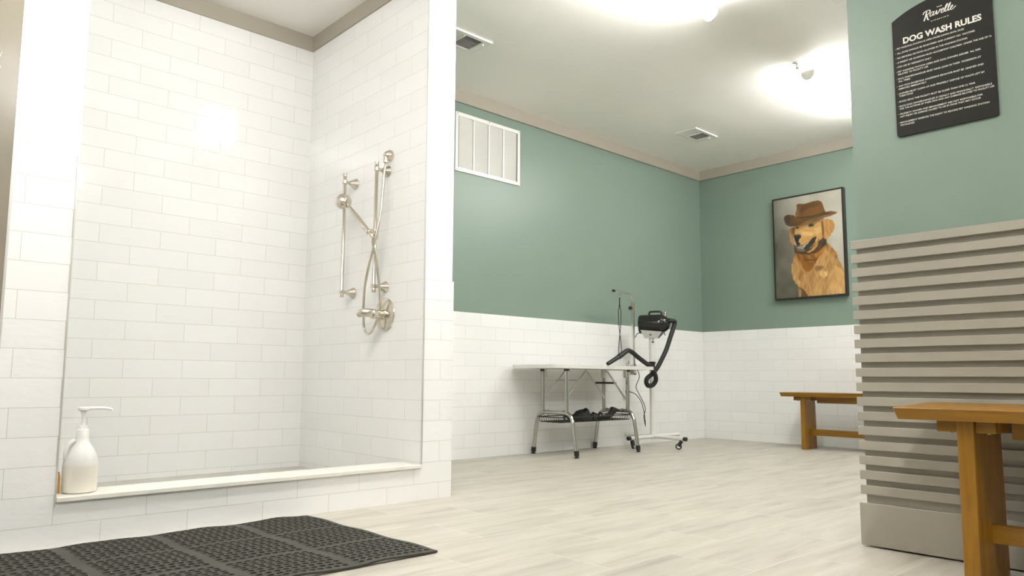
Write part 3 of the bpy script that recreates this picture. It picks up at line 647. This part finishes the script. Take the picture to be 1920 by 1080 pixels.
# background: grey-green cloudy backdrop, pale at top right, dark at lower left
g = np.clip(-.10 + .85 * (.55 * V + .6 * U) + .35 * (vnoise(3, 3, 1) - .5) + .15 * (vnoise(8, 8, 2) - .5), 0, 1)[..., None]
img = lin((74, 72, 60)) * (1 - g) ** 1.2 + lin((190, 186, 170)) * (1 - (1 - g) ** 1.2)
lay([(.06, .62), (.12, .70), (.25, .68), (.3, .5), (.34, .1), (.3, 0), (.0, 0), (.02, .4)], (92, 88, 74), (108, 104, 88), soft=18, op=.6)
hat_crown=[(0.337, 0.781), (0.335, 0.833), (0.356, 0.884), (0.349, 0.917), (0.383, 0.926), (0.461, 0.916), (0.53, 0.92), (0.607, 0.927), (0.674, 0.924), (0.716, 0.908), (0.734, 0.877), (0.754, 0.828), (0.767, 0.797), (0.713, 0.777), (0.598, 0.756), (0.482, 0.741), (0.385, 0.757)]
hat_dent=[(0.421, 0.896), (0.49, 0.902), (0.587, 0.909), (0.663, 0.897), (0.69, 0.881), (0.623, 0.869), (0.527, 0.866), (0.458, 0.847), (0.427, 0.811), (0.409, 0.852)]
hat_brim=[(0.159, 0.778), (0.154, 0.809), (0.173, 0.828), (0.22, 0.834), (0.309, 0.819), (0.347, 0.79), (0.444, 0.771), (0.58, 0.768), (0.695, 0.785), (0.767, 0.801), (0.846, 0.801), (0.91, 0.787), (0.937, 0.776), (0.9, 0.765), (0.825, 0.753), (0.75, 0.748), (0.654, 0.731), (0.558, 0.718), (0.441, 0.709), (0.323, 0.706), (0.234, 0.712), (0.181, 0.736)]
hat_under=[(0.323, 0.706), (0.441, 0.709), (0.558, 0.718), (0.654, 0.731), (0.75, 0.748), (0.825, 0.753), (0.9, 0.765), (0.937, 0.776), (0.844, 0.77), (0.741, 0.77), (0.637, 0.759), (0.521, 0.744), (0.422, 0.727)]
head=[(0.267, 0.706), (0.323, 0.706), (0.441, 0.711), (0.558, 0.721), (0.673, 0.733), (0.74, 0.736), (0.783, 0.675), (0.76, 0.588), (0.701, 0.529), (0.641, 0.483), (0.563, 0.444), (0.466, 0.432), (0.369, 0.446), (0.313, 0.509), (0.297, 0.575), (0.269, 0.63), (0.258, 0.67)]
earR=[(0.739, 0.723), (0.796, 0.743), (0.841, 0.714), (0.877, 0.689), (0.9, 0.674), (0.884, 0.64), (0.873, 0.603), (0.834, 0.575), (0.805, 0.546), (0.775, 0.523), (0.748, 0.532), (0.721, 0.566), (0.715, 0.617), (0.717, 0.668)]
earL=[(0.263, 0.703), (0.237, 0.666), (0.224, 0.634), (0.242, 0.593), (0.24, 0.554), (0.274, 0.525), (0.313, 0.509), (0.316, 0.561), (0.299, 0.614), (0.291, 0.667)]
muzzle=[(0.319, 0.626), (0.36, 0.655), (0.439, 0.665), (0.535, 0.652), (0.611, 0.626), (0.666, 0.596), (0.646, 0.566), (0.588, 0.564), (0.529, 0.537), (0.451, 0.524), (0.373, 0.524), (0.316, 0.561), (0.294, 0.595)]
nose=[(0.292, 0.608), (0.319, 0.626), (0.368, 0.623), (0.407, 0.608), (0.402, 0.586), (0.375, 0.569), (0.364, 0.544), (0.393, 0.529), (0.372, 0.511), (0.333, 0.52), (0.315, 0.554), (0.297, 0.575)]
eyeR=[(0.518, 0.699), (0.548, 0.707), (0.58, 0.7), (0.598, 0.688), (0.566, 0.682), (0.527, 0.683)]
eyeL=[(0.326, 0.697), (0.352, 0.701), (0.381, 0.693), (0.371, 0.68), (0.337, 0.679)]
mouth=[(0.324, 0.524), (0.392, 0.509), (0.47, 0.52), (0.519, 0.531), (0.569, 0.566), (0.608, 0.578), (0.63, 0.567), (0.605, 0.524), (0.555, 0.483), (0.496, 0.456), (0.408, 0.443), (0.35, 0.454), (0.312, 0.496)]
tongue=[(0.332, 0.501), (0.392, 0.505), (0.441, 0.509), (0.453, 0.491), (0.428, 0.461), (0.398, 0.441), (0.359, 0.447), (0.335, 0.468)]
teeth=[(0.435, 0.512), (0.48, 0.521), (0.513, 0.529), (0.505, 0.519), (0.466, 0.503), (0.453, 0.487), (0.43, 0.493)]
lipgold=[(0.466, 0.432), (0.544, 0.452), (0.604, 0.499), (0.655, 0.559), (0.673, 0.544), (0.641, 0.483), (0.582, 0.443), (0.524, 0.425)]
collar=[(0.663, 0.532), (0.721, 0.559), (0.775, 0.523), (0.764, 0.486), (0.697, 0.453), (0.638, 0.419), (0.58, 0.411), (0.543, 0.426), (0.621, 0.459)]
band=[(0.31, 0.444), (0.368, 0.427), (0.504, 0.41), (0.6, 0.422), (0.698, 0.472), (0.756, 0.512), (0.773, 0.485), (0.694, 0.402), (0.635, 0.356), (0.604, 0.32), (0.554, 0.265), (0.495, 0.24), (0.447, 0.247), (0.41, 0.281), (0.383, 0.335), (0.326, 0.378), (0.299, 0.419)]
bandl=[(0.394, 0.36), (0.5, 0.34), (0.586, 0.327), (0.554, 0.272), (0.495, 0.243), (0.447, 0.253), (0.416, 0.294)]
body=[(0.31, 0.444), (0.277, 0.381), (0.248, 0.318), (0.245, 0.266), (0.267, 0.186), (0.314, 0.132), (0.352, 0.104), (0.337, 0.007), (0.635, -0.007), (1.0, 0.0), (0.998, 0.205), (0.965, 0.27), (0.914, 0.336), (0.881, 0.414), (0.811, 0.482), (0.756, 0.512), (0.637, 0.407), (0.503, 0.391), (0.367, 0.414)]
bodyd1=[(0.773, 0.485), (0.881, 0.414), (0.922, 0.323), (0.877, 0.338), (0.806, 0.394), (0.752, 0.423)]
bodyl1=[(0.874, 0.276), (0.981, 0.219), (0.998, 0.131), (0.995, 0.0), (0.804, 0.004), (0.79, 0.08), (0.85, 0.164), (0.871, 0.213)]
bodyl2=[(0.343, 0.325), (0.389, 0.27), (0.455, 0.214), (0.491, 0.16), (0.505, 0.07), (0.56, 0.016), (0.483, 0.013), (0.41, 0.088), (0.355, 0.168), (0.324, 0.248)]
bodyl3=[(0.667, 0.239), (0.769, 0.226), (0.758, 0.183), (0.701, 0.167), (0.646, 0.202)]
bodyd2=[(0.574, 0.283), (0.688, 0.288), (0.724, 0.261), (0.648, 0.234), (0.591, 0.25)]
bodyd3=[(0.342, 0.104), (0.409, 0.075), (0.483, 0.0), (0.337, 0.004)]
bodyl4=[(0.342, 0.104), (0.379, 0.07), (0.376, 0.005), (0.337, 0.004)]

fur = .55 * vnoise(52, 11, 21, -20) + .45 * vnoise(18, 5, 71, -26); fur2 = .5 * vnoise(60, 12, 22, 8) + .5 * vnoise(16, 5, 72, 2); furf = .5 * vnoise(60, 16, 23, 58) + .5 * vnoise(12, 8, 73, 62)
lay(body, (139, 98, 48), (200, 160, 100), 2, .02, .5 * fur + .5 * fur2)
lay(bodyd1, (120, 82, 38), (170, 124, 64), 4, .02, fur)
lay(bodyl1, (205, 168, 108), (178, 132, 74), 5, .02, fur2)
lay(bodyl2, (196, 156, 98), (150, 104, 54), 3, .02, fur)
lay(bodyl3, (214, 180, 120), (190, 150, 92), 4, .02, fur2)
lay(bodyd2, (128, 90, 48), (150, 110, 60), 3, .02, fur)
lay(bodyd3, (96, 68, 34), (120, 84, 44), 2, .01, fur2)
lay(bodyl4, (168, 148, 112), (130, 104, 70), 1, .01, fur2)
lay(earL, (150, 106, 56), (186, 142, 84), 1, .015, fur2)
lay(head, (160, 118, 62), (202, 160, 98), 2, .006, .6 * furf + .4 * vnoise(6, 6, 31))
lay(earR, (198, 152, 86), (146, 100, 50), 1, .02, .5 * vnoise(44, 9, 24, 14) + .5 * vnoise(14, 5, 74, 20))
lay([(.70, .72), (.73, .72), (.735, .60), (.73, .55), (.715, .57), (.705, .65)], (92, 64, 34), None, 2, 0, op=.8)
lay(muzzle, (206, 168, 106), (184, 138, 76), 3, .006, furf)
lay([(.267, .70), (.33, .70), (.31, .62), (.29, .60)], (96, 68, 36), (130, 90, 48), 3, .01, op=.8)
lay([(.50, .70), (.56, .72), (.62, .705), (.60, .675), (.53, .67)], (134, 104, 66), (110, 84, 52), 3, 0, op=.8)
lay([(.30, .72), (.45, .73), (.62, .745), (.74, .76), (.74, .725), (.6, .70), (.45, .69), (.32, .685)], (104, 76, 42), (140, 104, 60), 4, 0, vnoise(14, 14, 81), op=.75)
lay([(.40, .64), (.52, .635), (.60, .61), (.56, .585), (.44, .60)], (216, 182, 124), None, 6, 0, op=.6)
lay([(.60, .66), (.70, .66), (.70, .60), (.62, .60)], (214, 178, 118), None, 6, 0, op=.5)
lay([(.24, .69), (.31, .70), (.30, .64), (.27, .62)], (84, 60, 32), None, 3, 0, op=.6)
lay(eyeR, (40, 38, 34), None, 1); lay(eyeL, (44, 40, 34), None, 1)
lay(lipgold, (190, 142, 76), (160, 114, 58), 1, .004, furf)
lay(mouth, (44, 38, 28), (74, 64, 48), 1, .004)
lay(tongue, (150, 140, 120), (128, 112, 92), 1); lay(teeth, (196, 192, 176), (120, 116, 100), 1)
lay(nose, (38, 38, 34), (58, 58, 52), 1)
lay([(.30, .60), (.315, .55), (.335, .515), (.325, .505), (.29, .55), (.285, .59)], (160, 150, 130), None, 1, 0, op=.7)
lay([(.33, .622), (.365, .625), (.36, .612), (.335, .61)], (120, 120, 112), None, 1, 0, op=.8)
lay([(.29, .53), (.36, .48), (.45, .46), (.54, .47), (.64, .53), (.70, .50), (.66, .43), (.5, .38), (.36, .40), (.30, .44)], (74, 56, 32), (50, 44, 34), 2, .006)
lay(lipgold, (190, 142, 76), (160, 114, 58), 1, .004, furf)
lay([(.31, .50), (.35, .455), (.41, .443), (.47, .45), (.44, .47), (.38, .47), (.335, .50)], (120, 110, 92), None, 1, 0, op=.7)
lay(band, (120, 74, 24), (168, 112, 42), 2, .008, vnoise(30, 12, 41, 20))
lay(collar, (50, 46, 36), (92, 66, 34), 2, .01, vnoise(30, 20, 42))
lay([(.42, .36), (.5, .37), (.6, .35), (.6, .335), (.5, .345), (.42, .345)], (92, 62, 28), None, 2, 0, op=.8)
lay(bandl, (150, 98, 34), (128, 82, 26), 2, .004)
lay(hat_crown, (92, 60, 26), (138, 94, 46), 1, 0, .5 * vnoise(5, 4, 51) + .5 * np.clip((U - .3) * 1.9, 0, 1) * np.clip((.93 - V) * 6, 0, 1))
lay(hat_dent, (70, 46, 20), (88, 58, 28), 3, 0, op=.85)
lay([(.345, .76), (.385, .75), (.375, .86), (.355, .88), (.35, .80)], (134, 100, 58), None, 3, 0, op=.8)
lay(hat_brim, (80, 56, 28), (108, 74, 36), 1, 0, vnoise(8, 8, 52))
lay([(.16, .80), (.18, .828), (.24, .832), (.26, .79), (.22, .73), (.18, .75)], (54, 50, 40), (70, 60, 44), 5, 0, op=.8)
lay(hat_under, (128, 98, 58), (98, 72, 40), 1, 0, vnoise(8, 8, 53))
lay([(.34, .79), (.44, .772), (.58, .77), (.70, .787), (.765, .802), (.765, .812), (.70, .80), (.58, .785), (.44, .787), (.36, .80)], (62, 50, 32), None, 1, 0, op=.85)
img = np.clip(img * (1 + .06 * (vnoise(90, 40, 61, 30) - .5)[..., None]), 0, 1)
me = bpy.data.meshes.new('canvas'); cy0, cy1, cz0, cz1 = py0 + fw - .001, py1 - fw + .001, pz0 + fw - .001, pz1 - fw + .001; cxx = px0 + .0035
co = np.stack([np.full(U.shape, cxx), cy1 + (cy0 - cy1) * U, cz0 + (cz1 - cz0) * V], -1).reshape(-1, 3) - np.array([XF, 3.13, 1.36])
idx = np.arange(NU * NV).reshape(NV, NU); fc = np.stack([idx[:-1, :-1], idx[:-1, 1:], idx[1:, 1:], idx[1:, :-1]], -1).reshape(-1, 4)
me.from_pydata(co.tolist(), [], fc.tolist()); ca = me.color_attributes.new('paint', 'FLOAT_COLOR', 'POINT')
ca.data.foreach_set('color', np.concatenate([img.reshape(-1, 3), np.ones((NU * NV, 1))], 1).astype(np.float32).ravel())
t = NT('painted_canvas'); at = t.n('ShaderNodeAttribute', attribute_name='paint'); t.l(at.outputs['Color'], t.b.inputs['Base Color']); t.set(Roughness=.45)
me.materials.append(t.m); cv = bpy.data.objects.new('canvas', me); COL.objects.link(cv); cv.parent = pf
cv['label'] = 'canvas painted with a golden retriever in a hat and bandana'

# ---------------------------------------------------------------- sign
sg = thing('rules_sign', 'black arched dog wash rules sign with white lettering on the green wall', 'sign', (XS, .81, 1.48))
sy0, sy1, sz0 = .649, .970, 1.482; sx = XS - .0095
n = 20; arc = [(sx, sy1 - (sy1 - sy0) * k / n, 1.921 + .046 * (1 - (2 * k / n - 1) ** 2)) for k in range(n + 1)]
r = .008; cor = []
for cy, a0 in ((sy0 + r, 180), (sy1 - r, 270)):
    for k in range(6): a = math.radians(a0 + 90 * k / 5); cor.append((sx, cy + r * math.cos(a), sz0 + r + r * math.sin(a)))
prism(b := BM(), arc + cor, (.009, 0, 0))
put('board', b, plain('black_sign_board', (.016, .015, .011, 1), .45, spec=.25), sg)
M_LET = plain('white_lettering', (.74, .72, .64, 1), .5)
dg = None
def text_mesh(bm, txt, y, z, width=None, size=.01, bold=0.0, align='LEFT', lx=None, space=1.0):
    cu = bpy.data.curves.new('t', 'FONT'); cu.body = txt; cu.size = size; cu.offset = bold; cu.align_x = align; cu.extrude = .0; cu.space_character = space; cu.resolution_u = 3
    ob = bpy.data.objects.new('t', cu); COL.objects.link(ob); bpy.context.view_layer.update()
    m = bpy.data.meshes.new_from_object(ob.evaluated_get(bpy.context.evaluated_depsgraph_get()))
    vs = np.array([v.co[:] for v in m.vertices]); 
    x0, x1 = vs[:, 0].min(), vs[:, 0].max(); s = (width / (x1 - x0)) if width else 1
    base = len(bm.verts); V_ = [bm.verts.new((sx - .0004, y - (p[0] - (x0 if align == 'LEFT' else 0)) * s, z + p[1])) for p in vs]
    for f in m.polygons:
        try: bm.faces.new([V_[i] for i in f.vertices])
        except ValueError: pass
    bpy.data.objects.remove(ob); bpy.data.meshes.remove(m); bpy.data.curves.remove(cu)
b = BM(); text_mesh(b, 'DOG WASH RULES', .934, 1.828, .252, .0305, .0011); put('title_lettering', b, M_LET, sg)
LN = [('PET WASHING STATION IS OPEN FROM DAWN UNTIL DUSK', 1.812, .221, 1), ('ALL DOGS SHOULD BE REGISTERED AND CURRENT ON  VACCINES', 1.794, .252, 1), ('NO SMOKING OR FOOD ALLOWED IN THE WASHING STATION', 1.776, .228, 1),
      ('A PARENT OR GUARDIAN MUST ACCOMPANY CHILDREN  UNDER THE AGE OF 16', 1.759, .300, 1), ('FOR USE BY RESIDENTS ONLY', 1.742, .114, 1), ('PET WASHING STATION USERS AND DOG OWNERS ASSUME  ALL RISK', 1.724, .267, 1), ('RELATED TO FACILITY USE', 1.714, .101, 0),
      ('DOG OWNER/HANDLER MUST HAVE LEASH IN THEIR  POSSESSION AT', 1.697, .266, 1), ('ALL TIMES', 1.687, .040, 0), ('ANY DOG EXHIBITING AGGRESSIVE BEHAVIOR MUST BE  LEASHED AND', 1.669, .272, 1), ('REMOVED IMMEDIATELY', 1.6585, .093, 0),
      ('OWNERS MUST CLEAN UP AND PROPERLY DISPOSE OF WASTE LEFT BY', 1.6405, .274, 1), ('THEIR DOGS', 1.631, .047, 0), ('DOGS USING THIS FACILITY MUST BE OLDER THAN ONE (1) YEAR', 1.6105, .244, 1),
      ('EACH DOG OWNER/HANDLER IS LEGALLY AND FINANCIALLY  RESPONSIBLE', 1.593, .293, 1), ('FOR THE ACTIONS OF THEIR DOG AND ANY DAMAGE RELATED TO FACILITY USE', 1.583, .299, 0),
      ('PROPERTY OWNER AND MANAGEMENT ARE NOT RESPONSIBLE FOR', 1.5635, .264, 1), ('ANY INJURY OR DAMAGE CAUSED TO OR BY DOGS THAT MAY OCCUR', 1.5535, .258, 0), ('MANAGEMENT RESERVES THE RIGHT TO REVOKE PET WASHING STATION', 1.5315, .282, 1), ('PRIVILEGES', 1.5215, .047, 0)]
b = BM()
for txt, z, wd, bl in LN:
    text_mesh(b, txt, .9565, z - .0008, wd, .0088, .00008)
    if bl:
        c = Vector((sx - .0004, .9612, z + .0022)); vs = [b.verts.new(c + Vector((0, .0009 * math.cos(a * .785), .0009 * math.sin(a * .785)))) for a in range(8)]; b.faces.new(vs)
put('rules_lettering', b, M_LET, sg)
# script name: brush strokes as flat ribbons, u to the right, v up, in units of the x-height
def ribbon(bm, pts, w0, w1=None):
    P = smoothpath([(p[0], p[1], 0) for p in pts], 7); n = len(P); prev = None
    for i, p in enumerate(P):
        d = (P[min(i + 1, n - 1)] - P[max(i - 1, 0)]).normalized(); s = Vector((-d.y, d.x, 0)); ww = w0 * (.62 + .55 * abs(d.y))
        if i in (0, n - 1): ww *= .45
        q = [p + s * ww / 2, p - s * ww / 2]; vv = [bm.verts.new((sx - .0004 - .00002 * (i % 2), .862 - k.x * .0150, 1.8985 + k.y * .0150)) for k in q]
        if prev: bm.faces.new((prev[0], vv[0], vv[1], prev[1]))
        prev = vv
b = BM(); sh = lambda pts, dx: [(x + dx + .22 * y, y) for x, y in pts]
ribbon(b, sh([(.25, -.75), (.35, -.2), (.45, .6), (.5, 1.45)], 0), .26)
ribbon(b, sh([(-.25, .9), (-.1, 1.35), (.4, 1.6), (1.1, 1.55), (1.25, 1.1), (.9, .65), (.4, .5)], 0), .22)
ribbon(b, sh([(.55, .55), (.8, .1), (1.05, -.55), (1.35, -.8)], 0), .26)
ribbon(b, sh([(2.15, .75), (1.8, .95), (1.45, .6), (1.4, .1), (1.65, -.05), (2.0, .3), (2.2, .9), (2.1, .2), (2.3, -.02), (2.55, .25), (2.75, .9), (2.85, .15), (3.0, .0), (3.35, .5), (3.45, .95), (3.75, .8)], 0), .19)
ribbon(b, sh([(3.75, .45), (4.15, .55), (4.3, .85), (4.05, .98), (3.8, .6), (3.85, .1), (4.15, -.03), (4.6, .5), (4.9, 1.5), (4.85, 1.75), (4.6, 1.2), (4.65, .2), (4.85, -.02), (5.25, .5), (5.55, 1.5), (5.5, 1.75), (5.25, 1.2), (5.3, .2), (5.5, -.02), (5.8, .35), (6.1, .55), (6.2, .85), (6.0, .98), (5.8, .6), (5.9, .08), (6.25, 0), (6.9, .6)], 0), .19)
put('script_name', b, M_LET, sg)
b = BM(); text_mesh(b, 'THE', .818, 1.9225, .018, .0055, .0001); text_mesh(b, 'RIDGEVIEW', .838, 1.8775, .058, .0052, .0001, space=1.5)
put('small_lettering', b, M_LET, sg)

# ---------------------------------------------------------------- benches
def bench(x0, yl, zt, label, depth=.36, legx=(.055, .265), crown=0):
    ln = 1.22; t = thing('wooden_bench', label, 'bench', (x0 + depth / 2, yl - ln / 2, 0), 'honey coloured wooden benches along the walls')
    x1 = x0 + depth; yr = yl - ln; th = .036
    b = BM(); top = []
    def outline(sh, z):
        o = []
        for cx, cy, a0 in ((x1 - .05 - sh, yl - .05 - sh, 0), (x0 + .006 + sh, yl - .006 - sh, 90), (x0 + .006 + sh, yr + .006 + sh, 180), (x1 - .05 - sh, yr + .05 + sh, 270)):
            rr = .05 if cx > x0 + .1 else .006
            for k in range(5): a = math.radians(a0 + 22.5 * k); o.append((cx + rr * math.cos(a), cy + rr * math.sin(a), z))
        return o
    L0 = [b.verts.new(p) for p in outline(.010, zt - th)]; L1 = [b.verts.new(p) for p in outline(.0, zt - .003)]; L2 = [b.verts.new(p) for p in outline(.003, zt)]
    for v in L1 + L2:
        if v.co.x > x0 + .1: v.co.z += crown
    for A, C in ((L0, L1), (L1, L2)):
        for k in range(len(A)): m = (k + 1) % len(A); b.faces.new((A[k], A[m], C[m], C[k]))
    b.faces.new(L0); b.faces.new(L2)
    put('seat', b, M_WOOD, t)
    for yy, s in ((yl - .163, 1), (yr + .163 + .043, -1)):
        lx0, lx1 = x0 + legx[0], x0 + legx[1]
        b = BM(); prism(b, [(lx0 + .004, yy, zt - th + .001), (lx1 - .012, yy, zt - th + .001), (lx1, yy, 0), (lx0, yy, 0)], (0, -.043, 0))
        bmesh.ops.bevel(b, geom=list(b.edges), offset=.002, segments=1, affect='EDGES')
        put('leg', b, M_WOODV, t)
        for c0, c1 in ((yy + .001, yy + .058), (yy - .044 - .052, yy - .044)):
            put('cleat', B(x0 + .055, x1 - .055, c0, c1, zt - th - .034, zt - th + .001, bev=.0015, seg=1), M_WOOD, t)
            put('bolt', lathe(BM(), (x0 + .085, (c0 + c1) / 2, zt - th - .0335), (0, 0, -1), [(0, .007), (.004, .006)], 10), M_STEEL, t)
    xm = x0 + (legx[0] + legx[1]) / 2
    put('apron', B(xm - .012, xm + .012, yr + .27, yl - .27, zt - th - .055, zt - th + .001, bev=.0015, seg=1), M_WOOD, t)
    put('stretcher', B(xm - .017, xm + .017, yr + .14, yl - .14, .118, .172, bev=.002, seg=1), M_WOOD, t)
    return t
bench(2.405, .884, .515, 'wooden bench in front of the grey slatted wainscot, nearest the camera', legx=(.035, .325), crown=.009)
bench(6.20, 3.222, .49, 'wooden bench against the white tiled far wall under the dog portrait')
